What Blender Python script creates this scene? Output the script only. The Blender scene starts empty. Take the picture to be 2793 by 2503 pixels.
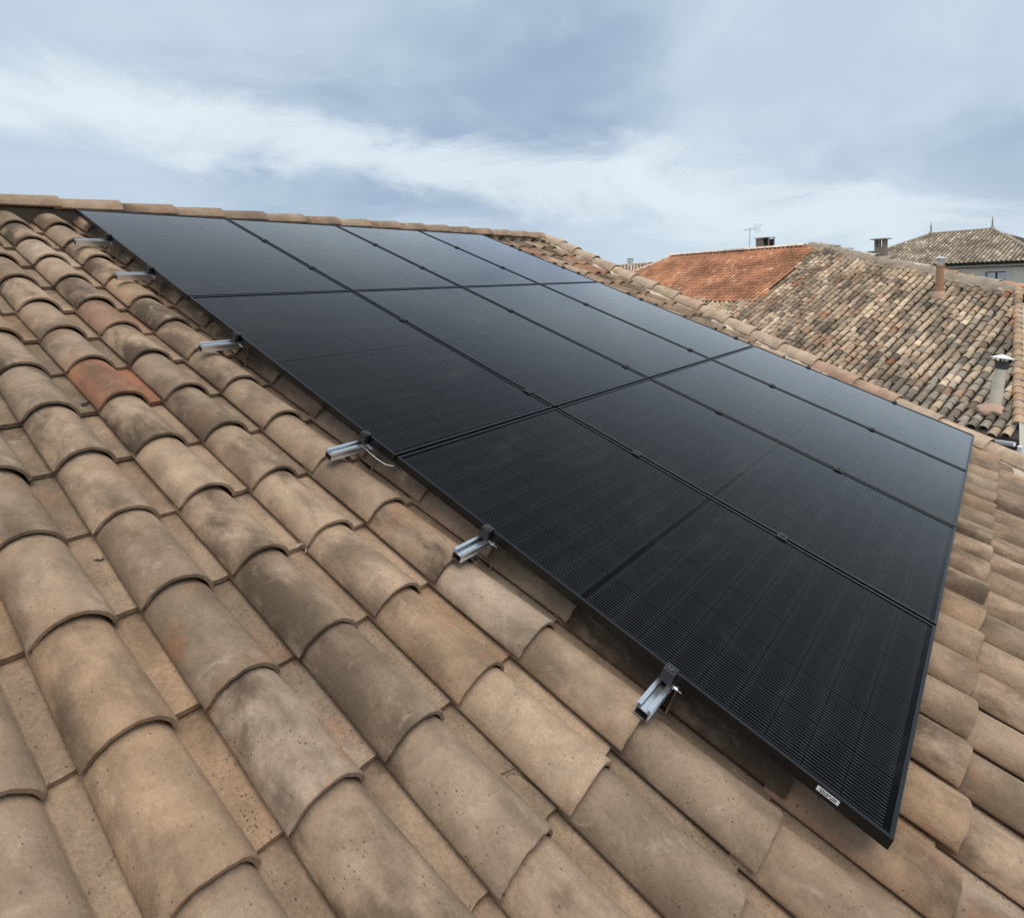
import bpy, bmesh, math, random
import numpy as np
from mathutils import Vector, Matrix

random.seed(11)
rng = np.random.default_rng(5)
scene = bpy.context.scene
COL = scene.collection
R = math.radians

# ------------------------------------------------------------------ camera
cam_d = bpy.data.cameras.new('camera')
cam = bpy.data.objects.new('camera', cam_d)
COL.objects.link(cam)
CAM_R = Matrix(((0.65469303, 0.06759470, -0.75286652),
                (-0.75500372, 0.01012711, -0.65564230),
                (-0.03669358, 0.99766146, 0.05766440)))
CAM_P = Vector((-1.64958758, -4.99412700, -0.65485785))
cam.matrix_world = Matrix.Translation(CAM_P) @ CAM_R.to_4x4()
PW, PH, PF, PCX, PCY = 2793.0, 2503.0, 1722.2, 1251.5, 883.6
cam_d.sensor_fit = 'HORIZONTAL'
cam_d.sensor_width = 36.0
cam_d.lens = PF / PW * 36.0
cam_d.shift_x = (PW / 2 - PCX) / PW
cam_d.shift_y = (PCY - PH / 2) / PW
cam_d.clip_start = 0.05
cam_d.clip_end = 6000
scene.camera = cam

# ------------------------------------------------------------------ sun and sky
SUN_TO = Vector((-0.20, -0.31, 0.93)).normalized()
sun_d = bpy.data.lights.new('sun', 'SUN')
sun_d.energy = 2.5
sun_d.angle = R(48)
sun_d.color = (1.0, 0.91, 0.80)
sun = bpy.data.objects.new('sun', sun_d)
COL.objects.link(sun)
sun.location = (20, -20, 40)
sun.rotation_euler = SUN_TO.to_track_quat('Z', 'Y').to_euler()

world = bpy.data.worlds.new('World')
scene.world = world
world.use_nodes = True


class NT:
    """small helper for node trees"""
    def __init__(self, tree):
        self.t = tree
        self.n = tree.nodes
        self.l = tree.links

    def node(self, kind, **kw):
        nd = self.n.new(kind)
        for k, v in kw.items():
            setattr(nd, k, v)
        return nd

    def put(self, sock, val):
        if val is None:
            return
        if isinstance(val, bpy.types.NodeSocket):
            self.l.new(val, sock)
        else:
            sock.default_value = val

    def math(self, op, a, b=None, c=None, clamp=False):
        nd = self.node('ShaderNodeMath', operation=op, use_clamp=clamp)
        self.put(nd.inputs[0], a)
        self.put(nd.inputs[1], b)
        self.put(nd.inputs[2], c)
        return nd.outputs[0]

    def vmath(self, op, a, b=None, out=0, scale=None):
        nd = self.node('ShaderNodeVectorMath', operation=op)
        self.put(nd.inputs[0], a)
        self.put(nd.inputs[1], b)
        if scale is not None:
            self.put(nd.inputs['Scale'], scale)
        return nd.outputs[out]

    def mix(self, fac, a, b, mode='MIX'):
        nd = self.node('ShaderNodeMix', data_type='RGBA', blend_type=mode)
        nd.clamp_factor = True
        self.put(nd.inputs['Factor'], fac)
        self.put(nd.inputs['A'], a)
        self.put(nd.inputs['B'], b)
        return nd.outputs['Result']

    def noise(self, vec, scale, detail=4.0, rough=0.5, dist=0.0, out='Fac'):
        nd = self.node('ShaderNodeTexNoise')
        self.put(nd.inputs['Vector'], vec)
        nd.inputs['Scale'].default_value = scale
        nd.inputs['Detail'].default_value = detail
        nd.inputs['Roughness'].default_value = rough
        nd.inputs['Distortion'].default_value = dist
        return nd.outputs[out]

    def ramp(self, val, lo, hi, smooth=True):
        nd = self.node('ShaderNodeMapRange')
        nd.interpolation_type = 'SMOOTHSTEP' if smooth else 'LINEAR'
        self.put(nd.inputs['Value'], val)
        nd.inputs['From Min'].default_value = lo
        nd.inputs['From Max'].default_value = hi
        return nd.outputs['Result']


def c4(r, g, b):
    return (r, g, b, 1.0)


wt = NT(world.node_tree)
wt.n.clear()
w_out = wt.node('ShaderNodeOutputWorld')
w_bg = wt.node('ShaderNodeBackground')
sky = wt.node('ShaderNodeTexSky', sky_type='NISHITA')
sky.sun_disc = False
sky.sun_elevation = math.asin(SUN_TO.z)
sky.sun_rotation = math.atan2(SUN_TO.x, SUN_TO.y)
sky.dust_density = 1.5
w_tc = wt.node('ShaderNodeTexCoord')
w_dir = wt.vmath('NORMALIZE', w_tc.outputs['Generated'])
w_sep = wt.node('ShaderNodeSeparateXYZ')
wt.l.new(w_dir, w_sep.inputs[0])
w_z = wt.math('MAXIMUM', w_sep.outputs['Z'], 0.0)
w_den = wt.math('ADD', w_z, 0.30)
w_comb = wt.node('ShaderNodeCombineXYZ')
wt.put(w_comb.inputs[0], wt.math('DIVIDE', w_sep.outputs['X'], w_den))
wt.put(w_comb.inputs[1], wt.math('DIVIDE', w_sep.outputs['Y'], w_den))
w_p = w_comb.outputs[0]
# thin veil of broken cloud over the whole sky
w_warp = wt.noise(wt.vmath('ADD', w_p, (8.0, 2.0, 1.0)), 1.1, 3.0, 0.5, 0.0, 'Color')
w_pw = wt.vmath('ADD', wt.vmath('ADD', w_p, (2.0, 9.0, 5.0)), wt.vmath('SCALE', w_warp, None, 0, 0.9))
w_veil = wt.ramp(wt.noise(w_pw, 0.80, 4.0, 0.5, 0.2), 0.30, 0.56)
w_wisp = wt.ramp(wt.noise(wt.vmath('MULTIPLY', w_pw, (1.0, 1.8, 1.0)), 1.7, 5.0, 0.55, 0.4), 0.42, 0.74)
# a long bright streak of high cloud crossing the sky
w_band = wt.vmath('DOT_PRODUCT', w_dir, (0.0205, 0.2459, -0.9691), out='Value')
w_bn = wt.noise(wt.vmath('ADD', w_p, (9.0, 2.0, 5.0)), 1.9, 7.0, 0.62, 0.6)
w_b = wt.math('ADD', w_band, wt.math('MULTIPLY', wt.math('SUBTRACT', w_bn, 0.5), 0.20))
w_streak = wt.math('SUBTRACT', 1.0, wt.ramp(wt.math('ABSOLUTE', wt.math('ADD', w_b, 0.010)), 0.004, 0.062))
w_low = wt.math('SUBTRACT', 1.0, wt.ramp(w_sep.outputs['Z'], 0.0, 0.16))
w_sky = wt.vmath('SCALE', sky.outputs['Color'], None, 0, 0.085)
w_base = wt.mix(0.65, w_sky, c4(0.40, 0.52, 0.715))
w_c1 = wt.mix(wt.math('MULTIPLY', w_veil, 0.85), w_base, c4(0.57, 0.685, 0.80))
w_c2 = wt.mix(wt.math('MULTIPLY', w_wisp, 0.34), w_c1, c4(0.76, 0.86, 0.93))
w_c3 = wt.mix(wt.math('MULTIPLY', w_streak, 0.75), w_c2, c4(0.82, 0.91, 0.96))
w_c4 = wt.mix(wt.math('MULTIPLY', w_low, 0.60), w_c3, c4(0.66, 0.78, 0.87))
wt.put(w_bg.inputs['Color'], w_c4)
w_bg.inputs['Strength'].default_value = 1.0
wt.l.new(w_bg.outputs[0], w_out.inputs['Surface'])

scene.view_settings.view_transform = 'Standard'
scene.view_settings.look = 'None'
scene.view_settings.exposure = 0.0
scene.view_settings.gamma = 1.0
scene.view_settings.use_curve_mapping = False
scene.render.engine = 'CYCLES'


# ------------------------------------------------------------------ helpers
def project(p):
    q = CAM_R.transposed() @ (Vector(p) - CAM_P)
    if q.z > -0.01:
        return None
    return (PCX + PF * q.x / -q.z, PCY - PF * q.y / -q.z, -q.z)


def tag(o, label=None, cat=None, group=None, kind=None):
    if label:
        o['label'] = label
    if cat:
        o['category'] = cat
    if group:
        o['group'] = group
    if kind:
        o['kind'] = kind
    return o


def thing(name, loc, label, cat, group=None):
    o = bpy.data.objects.new(name, None)
    o.empty_display_size = 0.1
    COL.objects.link(o)
    o.location = loc
    return tag(o, label, cat, group)


WORLD_M = {}


def link(name, mesh, parent=None, M=None, kind=None, color=None):
    """one mesh object; M is its world matrix"""
    o = bpy.data.objects.new(name, mesh)
    COL.objects.link(o)
    M = Matrix() if M is None else M
    WORLD_M[o.name] = M
    if parent is not None:
        o.parent = parent
        pm = WORLD_M.get(parent.name)
        if pm is None:
            pm = Matrix.Translation(parent.location)
        M = pm.inverted() @ M
    o.matrix_basis = M
    if kind:
        o['kind'] = kind
    if color is not None:
        o.color = (color[0], color[1], color[2], 1.0)
    return o


def mesh_from(verts, faces, mat, smooth=False, angle=None, name='mesh', tint=None):
    me = bpy.data.meshes.new(name)
    me.from_pydata([tuple(v) for v in verts], [], faces)
    if mat is not None:
        me.materials.append(mat)
    if smooth:
        me.polygons.foreach_set('use_smooth', [True] * len(me.polygons))
        if angle:
            me.set_sharp_from_angle(angle=angle)
    at = me.attributes.new('tint', 'FLOAT_COLOR', 'POINT')
    if tint is None:
        at.data.foreach_set('color', [1.0] * (4 * len(verts)))
    else:
        at.data.foreach_set('color', np.asarray(tint, dtype=np.float32).ravel())
    me.update()
    return me


class MB:
    """collects boxes, tubes and lathes of ONE part"""
    def __init__(self):
        self.v = []
        self.f = []

    def add(self, verts, faces):
        b = len(self.v)
        self.v += [Vector(p) for p in verts]
        self.f += [tuple(b + i for i in f) for f in faces]
        return self

    def box(self, x0, x1, y0, y1, z0, z1, ch=0.0):
        if ch <= 0:
            vs = [(x0, y0, z0), (x1, y0, z0), (x1, y1, z0), (x0, y1, z0),
                  (x0, y0, z1), (x1, y0, z1), (x1, y1, z1), (x0, y1, z1)]
            fs = [(3, 2, 1, 0), (4, 5, 6, 7), (0, 1, 5, 4), (1, 2, 6, 5), (2, 3, 7, 6), (3, 0, 4, 7)]
            return self.add(vs, fs)
        c = ch
        ring = [(x0 + c, y0), (x1 - c, y0), (x1, y0 + c), (x1, y1 - c), (x1 - c, y1), (x0 + c, y1), (x0, y1 - c), (x0, y0 + c)]
        ins = [(min(max(x, x0 + c), x1 - c), min(max(y, y0 + c), y1 - c)) for x, y in ring]
        vs = [(x, y, z0) for x, y in ring] + [(x, y, z1 - c) for x, y in ring] + [(x * .0 + i[0], i[1], z1) for (x, y), i in zip(ring, ins)]
        fs = [tuple(range(7, -1, -1)), tuple(range(16, 24))]
        for k in range(8):
            k2 = (k + 1) % 8
            fs.append((k, k2, 8 + k2, 8 + k))
            fs.append((8 + k, 8 + k2, 16 + k2, 16 + k))
        return self.add(vs, fs)

    def tube(self, pts, r, n=8, cap=True):
        pts = [Vector(p) for p in pts]
        rs = r if isinstance(r, (list, tuple)) else [r] * len(pts)
        rings = []
        for i, p in enumerate(pts):
            t = (pts[min(i + 1, len(pts) - 1)] - pts[max(i - 1, 0)]).normalized()
            a = t.orthogonal().normalized() if i == 0 else (rings_a - t * rings_a.dot(t)).normalized()
            rings_a = a
            b = t.cross(a)
            rings.append([p + (a * math.cos(k * 2 * math.pi / n) + b * math.sin(k * 2 * math.pi / n)) * rs[i] for k in range(n)])
        vs = [q for rg in rings for q in rg]
        fs = []
        for i in range(len(rings) - 1):
            for k in range(n):
                k2 = (k + 1) % n
                fs.append((i * n + k, i * n + k2, (i + 1) * n + k2, (i + 1) * n + k))
        if cap:
            fs.append(tuple(range(n - 1, -1, -1)))
            fs.append(tuple((len(rings) - 1) * n + k for k in range(n)))
        return self.add(vs, fs)

    def lathe(self, prof, n=16, c=(0, 0)):
        vs, fs = [], []
        for rr, z in prof:
            for k in range(n):
                a = 2 * math.pi * k / n
                vs.append((c[0] + rr * math.cos(a), c[1] + rr * math.sin(a), z))
        for i in range(len(prof) - 1):
            for k in range(n):
                k2 = (k + 1) % n
                fs.append((i * n + k, i * n + k2, (i + 1) * n + k2, (i + 1) * n + k))
        fs.append(tuple(range(n - 1, -1, -1)))
        fs.append(tuple((len(prof) - 1) * n + k for k in range(n)))
        return self.add(vs, fs)

    def mesh(self, mat, smooth=False, angle=R(40), name='mesh'):
        return mesh_from(self.v, self.f, mat, smooth, angle if smooth else None, name)

    def build(self, name, mat, parent=None, M=None, smooth=False, kind=None, color=None):
        return link(name, self.mesh(mat, smooth, name=name), parent, M, kind, color)


def joined(name, base, mats, tints, mat, parent=None, smooth=True, kind='stuff'):
    """many copies of one small shape (verts, faces) in one mesh, with a tint each; mats map to world"""
    bv = np.array([tuple(v) + (1.0,) for v in base[0]], dtype=np.float64)
    k = len(bv)
    n = len(mats)
    A = np.array([[list(row) for row in m] for m in mats])
    V = np.einsum('nij,kj->nki', A, bv)[:, :, :3]
    off = np.zeros(3)
    if parent is not None:
        off = np.array(parent.location)
    V = (V - off).reshape(-1, 3)
    faces = []
    for i in range(n):
        b = i * k
        faces += [tuple(b + q for q in f) for f in base[1]]
    T = np.ones((n, k, 4), dtype=np.float32)
    T[:, :, :3] = np.array(tints)[:, None, :]
    me = mesh_from(V, faces, mat, smooth, R(35), name, T.reshape(-1, 4))
    o = bpy.data.objects.new(name, me)
    COL.objects.link(o)
    if parent is not None:
        o.parent = parent
    if kind:
        o['kind'] = kind
    return o


# ------------------------------------------------------------------ materials
MATS = {}


def new_mat(name):
    m = bpy.data.materials.new(name)
    m.use_nodes = True
    t = NT(m.node_tree)
    t.n.clear()
    out = t.node('ShaderNodeOutputMaterial')
    bs = t.node('ShaderNodeBsdfPrincipled')
    t.l.new(bs.outputs[0], out.inputs['Surface'])
    MATS[name] = m
    return m, t, bs


def simple(name, col, rough=0.6, metal=0.0, var=0.12, scale=14.0, bump=0.0, ior=1.5, coord='Object', bscale=60.0):
    m, t, bs = new_mat(name)
    tc = t.node('ShaderNodeTexCoord').outputs[coord]
    nz = t.noise(tc, scale, 5.0, 0.6)
    f = t.math('MULTIPLY_ADD', nz, 2 * var, 1 - var)
    t.put(bs.inputs['Base Color'], t.vmath('SCALE', c4(*col)[:3], None, 0, f))
    bs.inputs['Roughness'].default_value = rough
    bs.inputs['Metallic'].default_value = metal
    bs.inputs['IOR'].default_value = ior
    if bump:
        b = t.node('ShaderNodeBump')
        b.inputs['Strength'].default_value = bump
        b.inputs['Distance'].default_value = 0.01
        t.put(b.inputs['Height'], t.noise(tc, bscale, 5.0, 0.6))
        t.l.new(b.outputs[0], bs.inputs['Normal'])
    return m


def make_clay(name='weathered_clay', grime=1.0):
    """weathered sand-faced clay: smoky stains, fine grain, pits, fired-orange flanks"""
    m, t, bs = new_mat(name)
    oi = t.node('ShaderNodeObjectInfo')
    tc = t.node('ShaderNodeTexCoord').outputs['Object']
    rnd = oi.outputs['Random']
    off = t.vmath('SCALE', (37.0, 91.0, 53.0), None, 0, rnd)
    p = t.vmath('ADD', tc, off)
    rnd2 = t.math('FRACT', t.math('MULTIPLY', rnd, 17.31))
    rnd3 = t.math('FRACT', t.math('MULTIPLY', rnd, 41.77))
    base = oi.outputs['Color']
    # broad mottling
    big = t.noise(p, 9.0, 3.0, 0.55, 0.4)
    col = t.mix(t.ramp(big, 0.33, 0.68), t.mix(1.0, base, c4(0.86, 0.85, 0.83), 'MULTIPLY'), t.mix(1.0, base, c4(1.12, 1.11, 1.10), 'MULTIPLY'))
    # smoky algae film
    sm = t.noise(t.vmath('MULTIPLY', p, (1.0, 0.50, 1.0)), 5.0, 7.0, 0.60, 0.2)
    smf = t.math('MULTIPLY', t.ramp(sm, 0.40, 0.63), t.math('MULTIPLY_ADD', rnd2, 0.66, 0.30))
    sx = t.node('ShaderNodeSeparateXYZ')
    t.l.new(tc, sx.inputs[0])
    smf = t.math('MULTIPLY', smf, t.math('SUBTRACT', 1.25, t.math('MULTIPLY', t.ramp(t.math('ADD', sx.outputs['X'], t.math('MULTIPLY', big, 0.08)), 0.07, 0.22), 0.65)))  # darkening is strongest on the barrel's left flank and weaker to the right
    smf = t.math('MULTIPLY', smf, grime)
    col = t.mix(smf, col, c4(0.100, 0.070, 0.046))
    # raw fired clay showing through
    og = t.noise(t.vmath('ADD', p, (5.0, 5.0, 5.0)), 6.0, 3.0, 0.6, 0.3)
    ogf = t.math('MULTIPLY', t.ramp(og, 0.52, 0.70), t.ramp(rnd3, 0.45, 1.0, False))
    col = t.mix(t.math('MULTIPLY', ogf, 0.55), col, c4(0.36, 0.17, 0.09))
    # pale bloom
    bl = t.noise(t.vmath('ADD', p, (15.0, 2.0, 8.0)), 12.0, 5.0, 0.65, 1.0)
    col = t.mix(t.math('MULTIPLY', t.ramp(bl, 0.56, 0.80), 0.35), col, c4(0.58, 0.48, 0.38))
    # the flat wing is coarser, sand-faced clay
    wing = t.ramp(sx.outputs['X'], 0.204, 0.210)
    gr = t.noise(p, 95.0, 5.0, 0.85)
    amp = t.math('MULTIPLY_ADD', wing, 0.50, 1.0)
    gmul = t.math('ADD', 1.0, t.math('MULTIPLY', t.math('SUBTRACT', gr, 0.5), amp))
    col = t.mix(1.0, col, t.vmath('SCALE', (1, 1, 1), None, 0, gmul), 'MULTIPLY')
    # pits
    vo = t.node('ShaderNodeTexVoronoi')
    t.put(vo.inputs['Vector'], t.vmath('MULTIPLY', p, (1.0, 0.75, 1.0)))
    vo.inputs['Scale'].default_value = 120.0
    vo.inputs['Randomness'].default_value = 1.0
    sc = t.node('ShaderNodeSeparateColor')
    t.l.new(vo.outputs['Color'], sc.inputs[0])
    pmask = t.ramp(t.noise(t.vmath('ADD', p, (8.0, 1.0, 2.0)), 11.0, 2.0, 0.5), 0.46, 0.64)
    size = t.math('MULTIPLY', t.math('POWER', sc.outputs[0], t.math('SUBTRACT', 4.0, t.math('MULTIPLY', wing, 2.6))), 0.29)
    pit = t.math('MULTIPLY', t.ramp(t.math('SUBTRACT', size, vo.outputs['Distance']), -0.04, 0.06), pmask)
    col = t.mix(t.math('MULTIPLY', pit, 0.72), col, c4(0.06, 0.045, 0.035))
    t.put(bs.inputs['Base Color'], col)
    bs.inputs['Roughness'].default_value = 0.85
    bs.inputs['Specular IOR Level'].default_value = 0.25
    h = t.math('SUBTRACT', t.math('MULTIPLY', gr, t.math('MULTIPLY_ADD', wing, 0.5, 0.6)), t.math('MULTIPLY', pit, 0.9))
    b = t.node('ShaderNodeBump')
    b.inputs['Strength'].default_value = 0.75
    b.inputs['Distance'].default_value = 0.005
    t.put(b.inputs['Height'], h)
    t.l.new(b.outputs[0], bs.inputs['Normal'])
    return m


def make_old_clay(name, lichen=1.0, coord_scale=1.0):
    """old canal tiles: object colour times mesh tint, lichen and soot in blotches"""
    m, t, bs = new_mat(name)
    oi = t.node('ShaderNodeObjectInfo')
    at = t.node('ShaderNodeAttribute')
    at.attribute_name = 'tint'
    geo = t.node('ShaderNodeNewGeometry')
    p = t.vmath('SCALE', geo.outputs['Position'], None, 0, coord_scale)
    col = t.mix(1.0, oi.outputs['Color'], at.outputs['Color'], 'MULTIPLY')
    n1 = t.noise(p, 9.0, 5.0, 0.65, 0.4)
    col = t.mix(t.math('MULTIPLY', t.ramp(n1, 0.54, 0.70), 0.55 * lichen), col, c4(0.150, 0.122, 0.092))
    n2 = t.noise(t.vmath('ADD', p, (3.0, 9.0, 1.0)), 14.0, 5.0, 0.65, 0.6)
    col = t.mix(t.math('MULTIPLY', t.ramp(n2, 0.58, 0.74), 0.45 * lichen), col, c4(0.62, 0.55, 0.44))
    n3 = t.noise(p, 0.75, 4.0, 0.55)
    col = t.mix(1.0, col, t.vmath('SCALE', (1, 1, 1), None, 0, t.math('MULTIPLY_ADD', t.ramp(n3, 0.32, 0.68), 0.55, 0.68)), 'MULTIPLY')
    t.put(bs.inputs['Base Color'], col)
    bs.inputs['Roughness'].default_value = 0.9
    bs.inputs['Specular IOR Level'].default_value = 0.2
    b = t.node('ShaderNodeBump')
    b.inputs['Strength'].default_value = 0.5
    b.inputs['Distance'].default_value = 0.01
    t.put(b.inputs['Height'], t.noise(p, 45.0, 4.0, 0.6))
    t.l.new(b.outputs[0], bs.inputs['Normal'])
    return m


def make_cell():
    """dark half-cut cell under anti-reflective glass with fine busbar wires along its length"""
    m, t, bs = new_mat('cell_glass')
    tc = t.node('ShaderNodeTexCoord').outputs['Object']
    s = t.node('ShaderNodeSeparateXYZ')
    t.l.new(tc, s.inputs[0])
    fx = t.math('FRACT', t.math('DIVIDE', t.math('ADD', s.outputs['X'], 0.5 * 0.0121 + 0.121), 0.0121))
    dx = t.math('ABSOLUTE', t.math('SUBTRACT', fx, 0.5))
    wire = t.math('SUBTRACT', 1.0, t.ramp(dx, 0.05, 0.16))
    # the outermost strips of a cell carry no wire
    wire = t.math('MULTIPLY', wire, t.math('LESS_THAN', t.math('ABSOLUTE', s.outputs['X']), 0.0880))
    ay = t.math('ABSOLUTE', s.outputs['Y'])
    wire = t.math('MULTIPLY', wire, t.math('LESS_THAN', ay, 0.0450))
    # wires are coloured brighter near the cell's ends
    edge = t.ramp(ay, 0.024, 0.038)
    wcol = t.mix(edge, c4(0.036, 0.040, 0.046), c4(0.052, 0.058, 0.066))
    col = t.mix(wire, c4(0.0016, 0.0018, 0.0026), wcol)
    geo = t.node('ShaderNodeNewGeometry')
    ro = t.noise(geo.outputs['Position'], 2.2, 4.0, 0.6, 0.8)
    ar_glass(t, bs, col, t.math('MULTIPLY_ADD', ro, 0.05, 0.02))
    return m


def ar_glass(t, bs, col, rough):
    """anti-reflective solar glass: weak reflection head-on, strong at grazing angles"""
    fr = t.node('ShaderNodeFresnel')
    fr.inputs['IOR'].default_value = 1.45
    fac = t.math('MINIMUM', t.math('MULTIPLY', t.math('POWER', fr.outputs[0], 2.3), 6.6), 0.80)
    g2 = t.node('ShaderNodeNewGeometry')
    du = t.noise(t.vmath('MULTIPLY', g2.outputs['Position'], (1.0, 2.4, 2.4)), 1.6, 7.0, 0.62, 0.9)
    col = t.mix(t.math('MULTIPLY', t.ramp(du, 0.50, 0.78), 0.10), col, c4(0.11, 0.105, 0.095))
    df = t.node('ShaderNodeBsdfDiffuse')
    t.put(df.inputs['Color'], col)
    gl = t.node('ShaderNodeBsdfGlossy')
    t.put(gl.inputs['Roughness'], rough)
    gl.inputs['Color'].default_value = (0.98, 0.96, 0.93, 1.0)
    mx = t.node('ShaderNodeMixShader')
    t.put(mx.inputs[0], fac)
    t.l.new(df.outputs[0], mx.inputs[1])
    t.l.new(gl.outputs[0], mx.inputs[2])
    out = [x for x in t.n if x.type == 'OUTPUT_MATERIAL'][0]
    t.l.new(mx.outputs[0], out.inputs['Surface'])
    t.n.remove(bs)


def make_sheet():
    m, t, bs = new_mat('panel_backsheet')
    geo = t.node('ShaderNodeNewGeometry')
    ro = t.noise(geo.outputs['Position'], 2.2, 4.0, 0.6, 0.8)
    ar_glass(t, bs, c4(0.0014, 0.0016, 0.0022), t.math('MULTIPLY_ADD', ro, 0.05, 0.02))
    return m


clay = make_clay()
pale_clay = make_clay('bleached_clay', 0.4)
old_clay = make_old_clay('old_clay')
new_clay = make_old_clay('terracotta_clay', 0.12)
far_clay = make_old_clay('far_clay', 0.8)
cell_mat = make_cell()
sheet_mat = make_sheet()
frame_mat = simple('black_anodised', (0.004, 0.0045, 0.006), 0.30, 0.0, 0.15, 30, ior=1.42)
clamp_mat = simple('black_clamp', (0.014, 0.015, 0.018), 0.45, 0.0, 0.15, 30)
alu_mat = simple('bare_aluminium', (0.78, 0.79, 0.80), 0.28, 1.0, 0.06, 40)
hole_mat = simple('rail_inside', (0.02, 0.02, 0.02), 0.8)
deck_mat = simple('roof_felt', (0.055, 0.042, 0.033), 0.95, 0, 0.3)
mortar_mat = simple('lime_mortar', (0.62, 0.54, 0.43), 0.95, 0, 0.30, 18, 0.8, bscale=35)
old_mortar = simple('old_mortar', (0.34, 0.275, 0.205), 0.95, 0, 0.45, 4, 0.8, coord='Object', bscale=12)
comb_mat = simple('ridge_closer', (0.16, 0.125, 0.095), 0.9, 0, 0.3)
render_mat = simple('cream_render', (0.90, 0.81, 0.65), 0.9, 0, 0.08, 2.5, 0.2)
white_mat = simple('white_plaster', (0.80, 0.76, 0.68), 0.85, 0, 0.06, 6)
stone_mat = simple('grey_stone', (0.36, 0.33, 0.29), 0.9, 0, 0.25, 8, 0.5)
zinc_mat = simple('zinc', (0.62, 0.63, 0.63), 0.5, 0.3, 0.15, 12)
dark_metal = simple('dark_metal', (0.07, 0.065, 0.06), 0.6, 0.2, 0.2)
rust_mat = simple('flue_clay', (0.46, 0.25, 0.15), 0.85, 0, 0.35, 6)
flue_mat = simple('pale_flue', (0.66, 0.58, 0.47), 0.8, 0, 0.30, 5)
cap_white = simple('white_cap', (0.80, 0.78, 0.74), 0.6, 0, 0.08)
red_mortar = simple('red_mortar', (0.50, 0.33, 0.24), 0.9, 0, 0.25, 10, 0.6)
brown_render = simple('chimney_render', (0.25, 0.205, 0.165), 0.9, 0, 0.3, 5)
black_mat = simple('soot_black', (0.012, 0.011, 0.010), 0.9)
asphalt = simple('asphalt', (0.17, 0.17, 0.172), 0.9, 0, 0.2, 0.6, coord='Object')
curtain_mat = simple('window_glass', (0.74, 0.77, 0.80), 0.35, 0, 0.25, 3)
leaf_mat = simple('dry_leaf', (0.62, 0.46, 0.24), 0.7, 0, 0.3, 60)
twig_mat = simple('twig_bark', (0.06, 0.045, 0.03), 0.9)
tie_mat = simple('white_plastic', (0.80, 0.80, 0.78), 0.4)
lump_mat = simple('dark_earth', (0.035, 0.028, 0.022), 0.95, 0, 0.4, 80)
shell_mat = simple('snail_shell', (0.33, 0.26, 0.18), 0.5, 0, 0.4, 200)
label_mat = simple('label_paper', (0.82, 0.82, 0.80), 0.5, 0, 0.03)
ink_mat = simple('label_ink', (0.05, 0.05, 0.055), 0.6)

# ------------------------------------------------------------------ ground
g = MB()
g.add([(-2500, -2500, 0), (2500, -2500, 0), (2500, 2500, 0), (-2500, 2500, 0)], [(0, 1, 2, 3)])
g.build('ground', asphalt, None, Matrix.Translation((0, 0, -8.5)), kind='structure')

# ------------------------------------------------------------------ own roof: local frame x = along ridge, y = up the slope, z = roof normal
S = R(22)
RM = Matrix(((1, 0, 0, 0), (0, math.cos(S), -math.sin(S), 0), (0, math.sin(S), math.cos(S), 0), (0, 0, 0, 1)))


def rp(u, v, h):
    return RM @ Vector((u, -v, h))


HB = -0.185            # tile bed below the panels' top face
PITCH_U, PITCH_V = 0.2600, 0.3508
U0, V0 = -0.990, 2.881
RAKE = [(-0.45, 6.56), (1.2, 6.05), (2.5, 5.74), (3.9, 5.20), (5.32, 4.68), (6.4, 4.28)]


def rake_u(v):
    for (a, ua), (b, ub) in zip(RAKE, RAKE[1:]):
        if v <= b or (b, ub) == RAKE[-1]:
            return ua + (ub - ua) * (v - a) / (b - a)


house = thing('tiled_house', (2.0, -3.0, -8.5), 'house under the solar panels with weathered beige barrel-tiled roof', 'house')


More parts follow.
